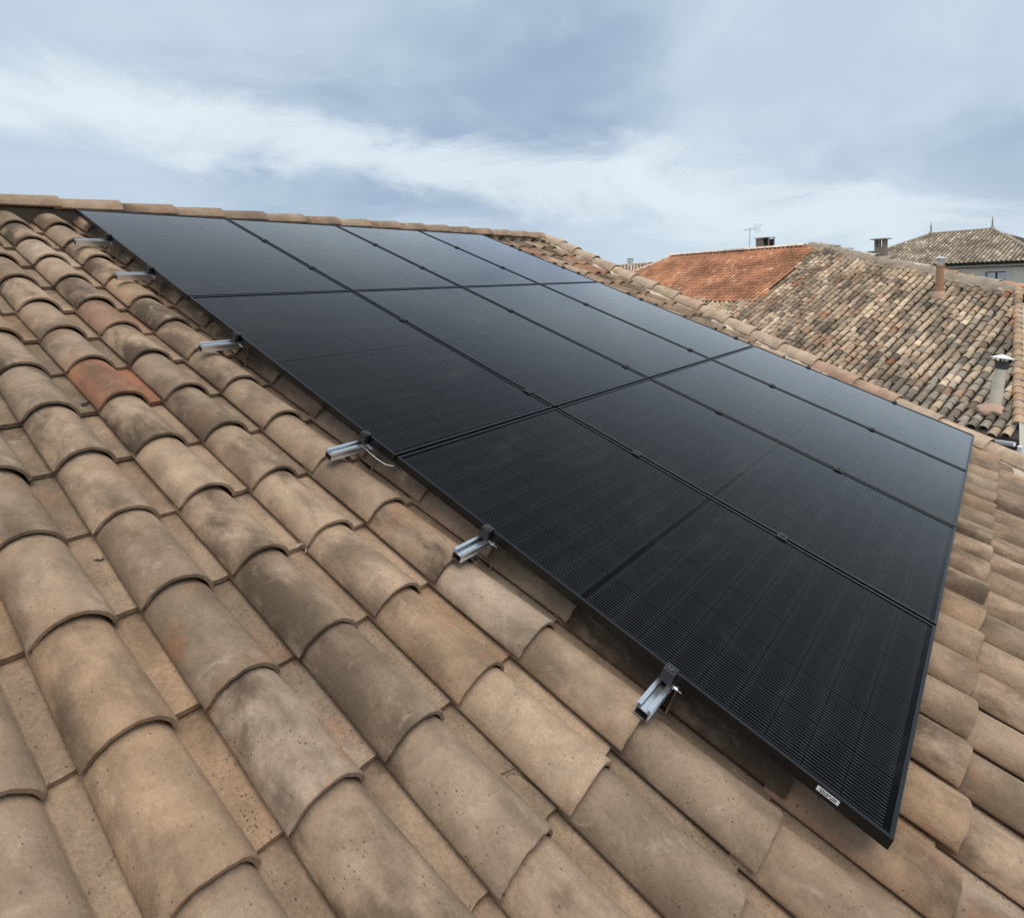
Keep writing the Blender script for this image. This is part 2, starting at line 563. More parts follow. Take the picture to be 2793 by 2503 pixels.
def tile_shape(seed, nb=14, L=0.405, th=0.0140):
    rr = random.Random(seed)
    wob = [rr.uniform(-1, 1) for _ in range(40)]
    rows = [(L, 0.0), (L * 0.66, 0.0), (L * 0.33, 0.0), (0.014, 0.0), (0.004, 0.0010), (0.0, 0.0036)]
    half = R(71)
    back = 0.030        # the flat wing stops short of the barrel's lip

    def section(y, drop, inset):
        t = 1 - y / L
        w = 0.188 + 0.017 * t
        xl = 0.009 * (1 - t)
        rad = w / (2 * math.sin(half))
        cx_ = xl + w / 2
        rise = 0.0265 * t
        pts = [(xl - 0.0020, y, 0.0165 + rise - inset * 0.45 - drop), (xl - 0.0008, y, 0.0205 + rise - inset * 0.45 - drop)]
        for k in range(nb + 1):
            a = -half + 2 * half * k / nb
            q = rad - inset - drop
            x = cx_ + q * math.sin(a)
            z = q * math.cos(a) - rad * math.cos(half)
            z += 0.0240 * (1 - (x - xl) / w)
            z += 0.0005 * wob[(k * 3 + int(y * 60)) % 40]
            pts.append((x, y, z + rise))
        yw = max(y, back)
        tw = 1 - yw / L
        for x, z in ((0.2085, -0.0035), (0.236, -0.0050), (0.268, -0.0035), (0.296, 0.001)):
            pts.append((x + xl * 0.3, yw + 0.0 * y, z + 0.0235 * tw - inset * 1.25 - drop))
        return pts
    n = nb + 7
    secs = [section(y, d, 0.0) for y, d in rows] + [section(0.0, 0.0, th), section(L, 0.0, th)]
    for i in (3, 4, 5, 6):
        secs[i] = [(x, y + (0.0012 * wob[(k * 5) % 40] + 0.0022 * wob[(k // 4) % 40]) * (1.8 if k > nb + 2 else 1.0), z) for k, (x, y, z) in enumerate(secs[i])]
    vs = [p for s in secs for p in s]
    fs = []
    for i in range(len(secs) - 1):
        for k in range(n - 1):
            a, b, c, d = i * n + k, i * n + k + 1, (i + 1) * n + k + 1, (i + 1) * n + k
            fs.append((a, b, c, d))
    for k in (0, n - 1):
        col_ = [i * n + k for i in range(len(secs))]
        fs.append(tuple(reversed(col_)) if k == 0 else tuple(col_))
    return vs, fs


TILE_SHAPES = [tile_shape(i) for i in range(9)]
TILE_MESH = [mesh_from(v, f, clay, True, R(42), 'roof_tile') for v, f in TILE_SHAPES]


def clay_color(rr):
    k = rr.random()
    c = Vector((0.385, 0.276, 0.190)) * rr.uniform(0.84, 1.12)
    if k < 0.22:
        c = Vector((0.305, 0.226, 0.158)) * rr.uniform(0.85, 1.1)
    elif k < 0.36:
        c = Vector((0.385, 0.260, 0.168)) * rr.uniform(0.9, 1.08)
    elif k < 0.40:
        c = Vector((0.40, 0.305, 0.225))
    return c


ORANGE = {(1, -1): (0.36, 0.170, 0.100), (2, -3): (0.30, 0.180, 0.120)}
RIGHT_ORANGE = {(26, -6), (26, -5), (25, -5), (24, -7), (27, -4)}
tr = random.Random(4)
n_tiles = 0
for i in range(-4, 30):
    u = U0 + PITCH_U * i
    for j in range(-9, 9):
        v = V0 + PITCH_V * j + 0.010 * (u + 1)
        rnd = [tr.uniform(-1, 1) for _ in range(6)]
        color = clay_color(tr)
        # leave out what lies far beneath the panels
        if 0.62 < u < 4.15 and 0.42 < v < 4.85:
            continue
        if u > rake_u(v - 0.2) + 0.02 or v > 6.05:
            continue
        if v < -0.22:
            continue
        if u < -1.9 and v < 1.2:
            continue
        if (i, j) in ORANGE:
            color = Vector(ORANGE[(i, j)])
        if (i, j) in RIGHT_ORANGE:
            color = Vector((0.38, 0.20, 0.125))
        k = tr.randrange(9)
        me = TILE_MESH[k]
        M = RM @ Matrix.Translation((u + 0.0025 * rnd[0], -v + 0.0055 * rnd[1], HB + 0.0020 * rnd[2])) \
            @ Matrix.Rotation(R(0.75) * rnd[3], 4, 'Z') @ Matrix.Rotation(R(0.5) * rnd[4], 4, 'Y')
        if u + 0.30 > rake_u(v) - 0.03:
            # trimmed along the rake, under the capping tiles
            bm = bmesh.new()
            bm.from_mesh(me)
            a = rp(rake_u(v - 0.6) + 0.03, v - 0.6, 0)
            b = rp(rake_u(v + 0.2) + 0.03, v + 0.2, 0)
            nrm = (b - a).cross(RM.to_3x3() @ Vector((0, 0, 1)))
            if nrm.x < 0:
                nrm = -nrm
            Mi = M.inverted()
            bmesh.ops.bisect_plane(bm, geom=bm.verts[:] + bm.edges[:] + bm.faces[:], dist=1e-5,
                                   plane_co=Mi @ a, plane_no=(Mi.to_3x3() @ nrm).normalized(), clear_outer=True)
            if len(bm.faces) < 6:
                bm.free()
                continue
            me = bpy.data.meshes.new('roof_tile')
            bm.to_mesh(me)
            bm.free()
            me.materials.clear()
            me.materials.append(clay)
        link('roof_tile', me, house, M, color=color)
        n_tiles += 1
print('own tiles', n_tiles)

# deck, hidden slope and walls of the house
dk = MB()
pts_f = [(-6.0, -0.28)] + [(6.50, -0.28)] + [(rake_u(v) + 0.02, v) for v in (1.2, 2.5, 3.9, 5.32, 6.6)] + [(-6.0, 6.6)]
top = [rp(u, v, HB - 0.030) for u, v in pts_f]
bot = [p - Vector((0, 0, 0.18)) for p in top]
n = len(top)
dk.add(top + bot, [tuple(reversed(range(n))), tuple(range(n, 2 * n))] + [(k, (k + 1) % n, n + (k + 1) % n, n + k) for k in range(n)])
dk.build('roof_deck', deck_mat, house)
bk = MB()
r0, r1 = rp(-6.0, -0.29, HB - 0.031), rp(6.50, -0.29, HB - 0.031)
e0, e1 = r0 + Vector((0, 5.2, -2.1)), r1 + Vector((1.2, 5.2, -2.1))
dn = Vector((0, 0, -0.18))
bk.add([r0, r1, e1, e0, r0 + dn, r1 + dn, e1 + dn, e0 + dn],
       [(0, 1, 2, 3), (7, 6, 5, 4), (0, 4, 5, 1), (1, 5, 6, 2), (2, 6, 7, 3), (3, 7, 4, 0)])
bk.build('back_slope', deck_mat, house)
wl = MB()
base = [rp(u, v, HB - 0.2) for u, v in pts_f[1:-1]]
foot = [Vector((p.x - 0.04, p.y, -8.5)) for p in base]
base = [Vector((p.x - 0.04, p.y, p.z - 0.02)) for p in base]
m_ = len(base)
wl.add(base + foot, [(k, k + 1, m_ + k + 1, m_ + k) for k in range(m_ - 1)])
wl.build('gable_wall', render_mat, house)


# ridge and rake capping tiles
def cap_shape(L, w0, w1, hgt, th=0.012, nb=10, half=R(78)):
    """barrel cap along +x; wide end at x = L"""
    rows = [(0.0, 0), (L * 0.5, 0), (L - 0.006, 0), (L, 0.003)]
    vs, fs = [], []

    def sec(x, drop, inset):
        w = w0 + (w1 - w0) * x / L
        out_ = []
        for k in range(nb + 1):
            a = -half + 2 * half * k / nb
            q = 1.0
            out_.append((x, (w / 2 - inset - drop) * math.sin(a) / math.sin(half),
                         (hgt * (0.86 + 0.14 * x / L) - drop) * (math.cos(a) - math.cos(half)) / (1 - math.cos(half)) - inset * 0.9 + 0.012 * x / L))
        return out_
    secs = [sec(x, d, 0) for x, d in rows] + [sec(L, 0, th), sec(0.0, 0, th)]
    nn = nb + 1
    vs = [p for s in secs for p in s]
    for i in range(len(secs) - 1):
        for k in range(nb):
            fs.append((i * nn + k, i * nn + k + 1, (i + 1) * nn + k + 1, (i + 1) * nn + k))
    for k in (0, nb):
        c_ = [i * nn + k for i in range(len(secs))]
        fs.append(tuple(c_) if k else tuple(reversed(c_)))
    return vs, [tuple(reversed(f)) for f in fs]


cap_v, cap_f = cap_shape(0.465, 0.195, 0.240, 0.088)
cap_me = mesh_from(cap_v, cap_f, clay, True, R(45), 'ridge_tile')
RV = -0.285
u = -2.2 + 0.02
k = 0
while u < 6.05:
    hcrest = 0.004 + 0.0
    L = 0.425
    slope = math.atan2(-0.012, L)
    M = RM @ Matrix.Translation((u - 0.02, -RV, hcrest - 0.088)) @ Matrix.Rotation(-S, 4, 'X') @ Matrix.Rotation(R(tr.uniform(-0.9, 0.9)), 4, 'Z') \
        @ Matrix.Rotation(0.004, 4, 'Y')
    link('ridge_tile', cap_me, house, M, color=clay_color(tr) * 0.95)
    u += L
    k += 1
# mortar and comb closer below the ridge caps
cm = MB()
cm2 = MB()
for k in range(150):
    uu = -2.1 + k * 0.0575
    if uu > 6.36:
        break
    w = 0.0575
    h1 = 0.004 + 0.0 - 0.080
    y0 = -RV - 0.072
    (cm if uu < 4.4 else cm2).add([rp(uu, RV + 0.070, HB - 0.02), rp(uu + w, RV + 0.070, HB - 0.02), rp(uu + w, RV + 0.045, h1), rp(uu, RV + 0.045, h1),
            rp(uu, RV - 0.05, HB - 0.02), rp(uu + w, RV - 0.05, HB - 0.02), rp(uu + w, RV - 0.03, h1), rp(uu, RV - 0.03, h1)],
           [(0, 1, 2, 3), (3, 2, 6, 7), (5, 4, 7, 6), (4, 0, 3, 7), (1, 5, 6, 2), (0, 4, 5, 1)])
cm.build('ridge_closer', comb_mat, house, kind='stuff')
cm2.build('ridge_mortar', mortar_mat, house)

rk_v, rk_f = cap_shape(0.445, 0.170, 0.215, 0.090)
rk_me = mesh_from(rk_v, rk_f, pale_clay, True, R(45), 'rake_tile')
ENDS = [0.13, 0.44, 0.82, 1.21, 1.54, 1.88, 2.20, 2.55, 2.93, 3.26, 3.59, 3.95, 4.33, 4.67, 5.00, 5.33, 5.70, 6.05]
for k, ve in enumerate(ENDS):
    a = Vector((rake_u(ve - 0.445), -(ve - 0.445), -0.095))
    b = Vector((rake_u(ve), -ve, -0.095))
    d = (b - a).normalized()
    zz = Vector((0, 0, 1))
    yy = zz.cross(d).normalized()
    M = RM @ Matrix.Translation(a) @ Matrix((d.to_tuple() + (0,), yy.to_tuple() + (0,), zz.to_tuple() + (0,), (0, 0, 0, 1))).transposed() \
        @ Matrix.Rotation(R(tr.uniform(-1.6, 1.6)), 4, 'Z') @ Matrix.Rotation(R(-0.8), 4, 'Y')
    c = clay_color(tr) * 0.35 + Vector((0.39, 0.305, 0.225))
    if ve in (4.33, 4.67):
        c = Vector((0.46, 0.31, 0.22))
    link('rake_tile', rk_me, house, M, color=c)
# mortar bed under the rake caps: a lumpy strip
mo = MB()
mr = random.Random(9)
vv = -0.50
secs = []
while vv < 6.3:
    uu = rake_u(vv)
    secs.append([rp(uu - 0.150 - mr.uniform(-.03, .03), vv, HB + 0.005), rp(uu - 0.122 - mr.uniform(-.012, .012), vv, HB + 0.070 + mr.uniform(-.014, .014)),
                 rp(uu - 0.085, vv, -0.082 + mr.uniform(-.008, .008)), rp(uu + 0.085, vv, -0.082), rp(uu + 0.105, vv, HB + 0.06), rp(uu + 0.11, vv, HB - 0.12)])
    vv += 0.055
vs = [p for s in secs for p in s]
fs = []
for i in range(len(secs) - 1):
    for k in range(5):
        fs.append((i * 6 + k, i * 6 + k + 1, (i + 1) * 6 + k + 1, (i + 1) * 6 + k))
mo.add(vs, fs)
mo.build('mortar_bed', mortar_mat, house, smooth=True)

# ------------------------------------------------------------------ solar panels
PU, PV, GU, GV, FH = 1.134, 1.722, 0.020, 0.012, 0.033


def make_panel_meshes():
    fw = 0.0105
    fr = MB()
    x0, x1, y0, y1 = 0.0, PU, -PV, 0.0
    # four hollow-section rails of the frame, mitred visually by butting with a hair of offset
    fr.box(x0, x0 + fw, y0, y1, -FH, 0.0, 0.0010)
    fr.box(x1 - fw, x1, y0, y1, -FH, 0.0, 0.0010)
    fr.box(x0 + fw, x1 - fw, y1 - fw, y1 - 0.0004, -FH, -0.0003, 0.0010)
    fr.box(x0 + fw, x1 - fw, y0 + 0.0004, y0 + fw, -FH, -0.0003, 0.0010)
    fme = fr.mesh(frame_mat, name='frame')
    sh = MB()
    sh.box(x0 + fw - 0.001, x1 - fw + 0.001, y0 + fw - 0.001, y1 - fw + 0.001, -0.009, -0.0045)
    sme = sh.mesh(sheet_mat, name='glass_sheet')
    ce = MB()
    ce.box(-0.091, 0.091, -0.04525, 0.04525, -0.0004, 0.0)
    cme = ce.mesh(cell_mat, name='solar_cell')
    return fme, sme, cme


frame_me, sheet_me, cell_me = make_panel_meshes()
COLN = ['leftmost', 'second', 'third', 'rightmost']
ROWN = ['top row by the ridge', 'middle row', 'bottom row nearest the viewer']
cell_spots = []
for a in range(6):
    for b in range(18):
        x = PU / 2 + (a - 2.5) * 0.1840
        y = -(0.0170 + 0.0045 + 0.04525 + b * 0.0923 + (0.016 if b >= 9 else 0.0))
        cell_spots.append((x, y))
for cu in range(4):
    for rv in range(3):
        base = Vector((cu * (PU + GU), -rv * (PV + GV), 0.0))
        PM = RM @ Matrix.Translation(base)
        lab = 'black framed solar panel, %s of the four in the %s' % (COLN[cu], ROWN[rv])
        p = thing('solar_panel', PM @ Vector((0, 0, -FH)), lab, 'solar panel', 'solar panels laid in a grid on the roof')
        link('frame', frame_me, p, PM)
        gs = link('glass_sheet', sheet_me, p, PM)
        for (x, y) in cell_spots:
            link('solar_cell', cell_me, p, PM @ Matrix.Translation((x, y, -0.0043)))
        if cu == 0 and rv == 2:
            st = MB()
            st.box(-0.0006, 0.0, 0, 0.050, -0.0068, 0.0068)
            LM = PM @ Matrix.Translation((0.0, -1.610, -0.0145))
            lb = st.build('label_sticker', label_mat, p, LM)
            tag(lb, 'small white printed label on the frame')
            for (ya, yb, za, zb) in ((.004, .016, .0012, .0040), (.018, .030, .0012, .0040), (.032, .045, .0012, .0040), (.006, .020, -.0040, -.0012), (.023, .043, -.0040, -.0012)):
                ik = MB()
                ik.box(-0.0009, -0.0006, ya, yb, za, zb)
                ik.build('printed_line', ink_mat, lb, LM)

# ------------------------------------------------------------------ mounting rails with clamps
RAIL_V = [0.612, 1.255, 2.262, 3.285, 3.950, 4.636]
RAIL_U = [-0.200, -0.195, -0.192, -0.182, -0.150, -0.152]
RAIL_NAMES = ['topmost, close under the ridge', 'second down from the ridge', 'third down from the ridge', 'fourth down from the ridge',
              'fifth down from the ridge', 'lowest, nearest the viewer']
for k, (v, u0) in enumerate(zip(RAIL_V, RAIL_U)):
    zt = -FH - 0.002
    hw, hh, tk = 0.019, 0.0365, 0.0024
    u1 = 4.596 + 0.10
    RMk = RM @ Matrix.Translation((0, -v, 0))
    t_ = thing('mounting_rail', RMk @ Vector((u0, 0, zt - hh)), 'bare aluminium mounting rail sticking out left of the panels, %s' % RAIL_NAMES[k], 'rail', 'mounting rails under the panels')
    rb = MB()
    rb.box(u0, u1, -hw, -hw + tk, zt - hh, zt)
    rb.box(u0, u1, hw - tk, hw, zt - hh, zt)
    rb.box(u0 + .0004, u1, -hw + tk, hw - tk, zt - hh, zt - hh + tk)
    rb.box(u0 + .0004, u1, -hw + tk, hw - tk, zt - 0.0140, zt - 0.0140 + tk)
    rb.box(u0 + .0004, u1, -hw + tk, -0.0085, zt - tk, zt - 0.0002)
    rb.box(u0 + .0004, u1, 0.0085, hw - tk, zt - tk, zt - 0.0002)
    # small ribs along the outer flanks
    for s_ in (-1, 1):
        rb.box(u0, u1, min(s_ * hw, s_ * (hw + 0.0022)), max(s_ * hw, s_ * (hw + 0.0022)), zt - 0.009, zt - 0.0055)
        rb.box(u0, u1, min(s_ * hw, s_ * (hw + 0.0022)), max(s_ * hw, s_ * (hw + 0.0022)), zt - 0.0325, zt - 0.0290)
    rb.build('rail_profile', alu_mat, t_, RMk)
    # hooks down to the tiles
    for uh in (0.045, 1.25, 2.45, 3.65, 4.63):
        hk = MB()
        hk.box(uh, uh + 0.030, -hw - 0.010, -hw - 0.0045, HB + 0.010, zt - 0.006)
        hk.box(uh, uh + 0.030, -hw - 0.010, 0.10, HB + 0.004, HB + 0.0095)
        hk.build('roof_hook', alu_mat, t_, RMk)
    bl = MB()
    bl.tube([(0.012, -hw - 0.002, zt - 0.020), (0.012, -hw - 0.014, zt - 0.020)], 0.0065, 6)
    bl.tube([(0.012, -hw - 0.014, zt - 0.020), (0.012, -hw - 0.026, zt - 0.020)], 0.0035, 8)
    bl.build('bolt', alu_mat, t_, RMk)
    # clamps
    for q, uc in enumerate([-0.014] + [cu * (PU + GU) - GU / 2 for cu in (1, 2, 3)] + [4.596 + 0.014]):
        cb = MB()
        if q in (0, 4):
            s_ = 1 if q == 0 else -1
            xa, xb = sorted((uc - s_ * 0.010, uc + s_ * 0.0235))
            cb.box(xa, xb, -0.018, 0.018, 0.0012, 0.0062, 0.0020)
            xa, xb = sorted((uc - s_ * 0.010, uc + s_ * 0.0105))
            cb.box(xa, xb, -0.0175, 0.0175, zt, 0.0010)
            nm = 'end_clamp'
        else:
            cb.box(uc - 0.0215, uc + 0.0215, -0.020, 0.020, 0.0012, 0.0058, 0.0025)
            cb.box(uc - 0.0080, uc + 0.0080, -0.018, 0.018, zt, 0.0010)
            nm = 'mid_clamp'
        co = cb.build(nm, clamp_mat, t_, RMk)
        bo = MB()
        bz = 0.0062 if q in (0, 4) else 0.0058
        ring = []
        bo.lathe([(0.0085, bz + 0.0002), (0.0085, bz + 0.0052), (0.0072, bz + 0.0062), (0.0045, bz + 0.0062), (0.0045, bz + 0.0026)], 14, (uc, 0))
        bo.build('clamp_screw', dark_metal, co, RMk, smooth=True)

cb = MB()
cb.tube([rp(-0.012, 3.306, -0.056), rp(-0.022, 3.34, -0.050), rp(-0.022, 3.39, -0.052), rp(-0.010, 3.43, -0.056), rp(0.006, 3.46, -0.050)], 0.0015, 8)
cb.build('earth_cable', zinc_mat, smooth=True)
tag(bpy.data.objects['earth_cable'], 'thin pale cable curving from the fourth rail end to the panel edge', 'cable')

# ------------------------------------------------------------------ small litter on the tiles
lf = MB()
lf.add([(-.017, 0, 0), (-.006, .007, .003), (.008, .006, .005), (.019, 0, .002), (.008, -.006, .005), (-.006, -.006, .003), (-.002, 0, .0005), (.009, 0, .0015),
        (-.017, 0, -.0005), (-.006, .007, .0024), (.008, .006, .0044), (.019, 0, .0014), (.008, -.006, .0044), (-.006, -.006, .0024), (-.002, 0, -.0002), (.009, 0, .0009)],
       [(0, 6, 1), (1, 6, 7, 2), (2, 7, 3), (3, 7, 4), (4, 7, 6, 5), (5, 6, 0), (8, 9, 14), (9, 10, 15, 14), (10, 11, 15), (11, 12, 15), (12, 13, 14, 15), (13, 8, 14)])
o = lf.build('dry_leaf', leaf_mat, None, RM @ Matrix.Translation((-0.294, -2.490, HB + 0.0865)) @ Matrix.Rotation(R(41), 4, 'Y') @ Matrix.Rotation(R(-58), 4, 'Z'))
tag(o, 'tiny curled yellow-brown dry leaf lying on a tile flank', 'leaf')
tw = MB()
tw.tube([rp(-0.505, 4.47, HB + .014), rp(-0.478, 4.485, HB + .026), rp(-0.470, 4.50, HB + .022), rp(-0.462, 4.56, HB + .020), rp(-0.452, 4.625, HB + .019)], [0.0012, .0016, .0015, .0012, .0007], 5)
tw.tube([rp(-0.478, 4.485, HB + .026), rp(-0.490, 4.460, HB + .030), rp(-0.470, 4.45, HB + .034)], [0.0012, .0009, .0005], 5)
o = tw.build('dry_twig', twig_mat)
tag(o, 'thin dark forked twig lying in a tile channel in the foreground', 'twig')
ti = MB()
ti.tube([rp(-0.488, 3.560, HB + .022), rp(-0.478, 3.564, HB + .034), rp(-0.466, 3.574, HB + .034), rp(-0.464, 3.584, HB + .024), rp(-0.474, 3.592, HB + .018)], 0.0011, 6)
o = ti.build('cable_tie', tie_mat, smooth=True)
tag(o, 'small bent white plastic tie sticking out between tiles', 'cable tie')
sn = MB()
prof = [(0.002, 0.0), (0.0085, 0.002), (0.0095, 0.005), (0.0075, 0.0085), (0.0035, 0.011), (0.0006, 0.0125)]
sn.lathe(prof, 12)
sn.tube([(0.006, 0.0, 0.002), (0.013, 0.004, 0.0018), (0.018, 0.002, 0.001)], [0.0045, 0.0035, 0.001], 8)
o = sn.build('snail', shell_mat, None, RM @ Matrix.Translation((-0.996, -3.315, HB + 0.012)) @ Matrix.Rotation(R(150), 4, 'Z'), smooth=True)
tag(o, 'tiny brown snail shell in a tile channel at left', 'snail')
lu = MB()
lr = random.Random(3)
bmx = bmesh.new()
bmesh.ops.create_icosphere(bmx, subdivisions=2, radius=0.014)
for q in bmx.verts:
    q.co *= lr.uniform(0.7, 1.25)
    q.co.z *= 0.6
    q.co.x *= 1.5
lu.add([q.co for q in bmx.verts], [tuple(x.index for x in f_.verts) for f_ in bmx.faces])
bmx.free()
o = lu.build('moss_clump', lump_mat, None, RM @ Matrix.Translation((-0.742, -2.440, HB + 0.016)) @ Matrix.Rotation(R(30), 4, 'Z'))
tag(o, 'small black moss clump beside the bright orange tile', 'moss')

# ------------------------------------------------------------------ neighbouring hipped roof: r along its ridge, d down its slope
ND = Vector((-0.8799816, 0.2640252, -0.3948709))
NR = Vector((0.2873786, 0.9578171, 0.0))
NN = Vector((-0.3782141, 0.1134774, 0.9187366))
NO = Vector((17.507995, -3.385839, -3.924045))
NX = (-ND).cross(NN)


def npnt(r_, d_, h_=0.0):
    return NO + NR * r_ + ND * d_ + NN * h_


def nmat(r_, d_, h_=0.0):
    p = npnt(r_, d_, h_)
    return Matrix(((NX.x, -ND.x, NN.x, p.x), (NX.y, -ND.y, NN.y, p.y), (NX.z, -ND.z, NN.z, p.z), (0, 0, 0, 1)))


old_house = thing('old_house', (22.0, 2.0, -8.5), 'neighbouring house with mottled old canal tiles and a fresh orange tiled patch', 'house')


def canal_shape(L, w0, w1, hgt, th=0.014, nb=6, up=True):
    """half-barrel along +y (up slope); the wide end sits at y = 0"""
    secs = []
    for y, w, ins in ((L, w1, 0), (0.0, w0, 0), (0.0, w0, th), (L, w1, th)):
        s_ = []
        for k in range(nb + 1):
            a = math.pi * k / nb
            z = (hgt - ins) * math.sin(a)
            s_.append(((w / 2 - ins) * math.cos(a), y, z if up else -z + 0.02))
        secs.append(s_)
    nn = nb + 1
    vs = [p for s_ in secs for p in s_]
    fs = []
    for i in range(3):
        for k in range(nb):
            f_ = (i * nn + k, (i + 1) * nn + k, (i + 1) * nn + k + 1, i * nn + k + 1)
            fs.append(f_ if not up else tuple(reversed(f_)))
    return vs, fs


cover_b = canal_shape(0.42, 0.180, 0.145, 0.078)
chan_b = canal_shape(0.42, 0.180, 0.200, 0.050, nb=4, up=False)
cover_me = [mesh_from([(x * a, y, z * b) for x, y, z in cover_b[0]], cover_b[1], old_clay, True, R(45), 'canal_tile') for a, b in ((1, 1), (0.94, 1.06), (1.06, 0.94))]

RAKE_PX = [(1486, 632), (1632, 700), (1853, 800), (2157, 936), (2463, 1088), (2713, 1205), (2793, 1262), (3100, 1420)]


def rake_y(x):
    for (a, ya), (b, yb) in zip(RAKE_PX, RAKE_PX[1:]):
        if x <= b:
            return ya + (yb - ya) * (x - a) / (b - a)
    return 9999


def in_view(p, m=70):
    q = project(p)
    if q is None:
        return False
    return 1450 < q[0] < 2960 and q[1] < rake_y(q[0]) + m


def hip_r(d_):      # right hip: r limit at a given d
    t = (d_ + 11.42) / (-6.45 + 11.42)
    if t <= 1:
        return 8.28 + (-0.15 - 8.28) * t
    return -0.15 + (-2.15 + 0.15) * (d_ + 6.45) / (0.92 + 6.45)


def hip_l(d_):
    return 15.9 + 0.62 * (d_ + 11.3)


def sag(r_, d_):
    return 0.030 * math.sin(r_ * 0.9 + 0.6) * math.sin(d_ * 0.55 + 1.0) + 0.018 * math.sin(r_ * 2.3 + d_ * 0.8)


PAL = [((0.54, 0.42, 0.295), 24), ((0.41, 0.31, 0.213), 30), ((0.30, 0.228, 0.16), 20), ((0.19, 0.148, 0.107), 12), ((0.42, 0.275, 0.18), 8), ((0.44, 0.20, 0.105), 1.8), ((0.28, 0.17, 0.113), 4)]
PALW = [w for _, w in PAL]
nr = random.Random(21)
covers = []
channels = []
r_ = -2.6
while r_ < 17.5:
    col_shift = nr.uniform(-0.12, 0.12)
    d_ = -11.6 + col_shift
    run = 0
    while d_ < 0.95:
        d_ += 0.300 + nr.uniform(-0.035, 0.035)
        if d_ > 1.0:
            break
        orange = (r_ > 7.62 + 0.06 * (-5.8 - d_)) and d_ < -5.62
        if orange or d_ < -11.05:
            continue
        if r_ < hip_r(d_) + 0.10 or r_ > hip_l(d_) - 0.05:
            continue
        if run <= 0:
            base_c = Vector(nr.choices(PAL, PALW)[0][0])
            run = nr.choice((1, 1, 1, 2, 3))
        run -= 1
        c = base_c * nr.uniform(0.80, 1.16)
        # grey weathering is heavier towards the low right-hand corner
        gw = max(0.0, min(1.0, (2.5 - r_) / 4.5)) * max(0.0, min(1.0, (d_ + 8.0) / 7.0))
        if nr.random() < gw * 0.75:
            c = Vector((0.27, 0.228, 0.178)) * nr.uniform(0.6, 1.4)
        jr, jd = nr.uniform(-0.014, 0.014), nr.uniform(-0.02, 0.02)
        rot = R(nr.uniform(-3.2, 3.2))
        M = nmat(r_ + jr, d_ + jd, sag(r_, d_) + nr.uniform(0.0, 0.014) + 0.035) @ Matrix.Rotation(rot, 4, 'Z') @ Matrix.Rotation(R(-3.0 + nr.uniform(-1, 1)), 4, 'X')
        P = npnt(r_, d_)
        if not in_view(P):
            continue
        q = project(P)
        covers.append((q[2], M, c, nr.randrange(3)))
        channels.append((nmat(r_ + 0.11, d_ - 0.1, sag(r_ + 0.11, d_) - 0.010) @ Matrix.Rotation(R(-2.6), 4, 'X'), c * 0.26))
    r_ += 0.220 + nr.uniform(-0.012, 0.012)
covers.sort(key=lambda a: a[0])
for dep, M, c, k in covers[:300]:
    link('canal_tile', cover_me[k], old_house, M, color=c)
if len(covers) > 300:
    joined('canal_tiles_beyond', cover_b, [a[1] for a in covers[300:]], [a[2] for a in covers[300:]], old_clay, old_house)
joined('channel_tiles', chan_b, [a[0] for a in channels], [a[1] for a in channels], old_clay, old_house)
print('old covers', len(covers))

# fresh orange tiles
oc_b = canal_shape(0.40, 0.165, 0.145, 0.062, nb=5)
och_b = canal_shape(0.40, 0.170, 0.180, 0.040, nb=3, up=False)
mats_, tint_, cm_, ct_ = [], [], [], []
r_ = 7.45
while r_ < 17.6:
    d_ = -11.45
    while d_ < -5.55:
        d_ += 0.305
        if d_ > -5.5 or r_ < 7.62 + 0.06 * (-5.8 - d_) or r_ > hip_l(d_) - 0.02:
            continue
        P = npnt(r_, d_)
        if not in_view(P):
            continue
        c = Vector((0.44, 0.205, 0.116)) * nr.uniform(0.78, 1.18)
        if nr.random() < 0.03:
            c = Vector((0.56, 0.33, 0.21))
        mats_.append(nmat(r_ + nr.uniform(-.004, .004), d_, 0.055 + nr.uniform(0, .006)) @ Matrix.Rotation(R(-3.4), 4, 'X'))
        tint_.append(c)
        cm_.append(nmat(r_ + 0.10, d_, 0.030) @ Matrix.Rotation(R(-3.4), 4, 'X'))
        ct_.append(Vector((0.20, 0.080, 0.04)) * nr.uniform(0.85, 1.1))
    r_ += 0.200
joined('orange_tiles', oc_b, mats_, tint_, new_clay, old_house)
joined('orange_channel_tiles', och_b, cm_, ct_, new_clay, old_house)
print('orange', len(mats_))

# roof body of the neighbour
nb_ = MB()
poly = [(15.9, -11.3), (8.28, -11.42), (-0.15, -6.45), (-2.16, 0.92), (24.0, 0.92)]
pt = [npnt(a, b, -0.03) for a, b in poly]
bt = [Vector((p.x, p.y, p.z - 0.25)) for p in pt]
n = len(pt)
nb_.add(pt + bt, [tuple(range(n)), tuple(reversed(range(n, 2 * n)))] + [(k, n + k, n + (k + 1) % n, (k + 1) % n) for k in range(n)])
nb_.build('roof_deck', deck_mat, old_house)
back = MB()
A, B_, C_ = npnt(15.9, -11.3, -0.05), npnt(8.28, -11.42, -0.05), npnt(-0.15, -6.45, -0.05)
hz = Vector((ND.x, ND.y, 0)).normalized()
far1 = A - hz * 6 + Vector((0, 0, -2.6))
far2 = C_ - hz * 11 + Vector((0, 0, -1.3))
far0 = npnt(24.0, 0.92, -0.05)
back.add([A, B_, C_, far2, far1, far0], [(0, 1, 3, 4), (1, 2, 3), (5, 0, 4)])
back.build('back_slope', deck_mat, old_house)
nwl = MB()
w1 = [npnt(24.0, 0.65, -0.3), npnt(-2.0, 0.65, -0.3), npnt(-0.0, -6.4, -0.3), far2]
w0 = [Vector((p.x, p.y, -8.5)) for p in w1]
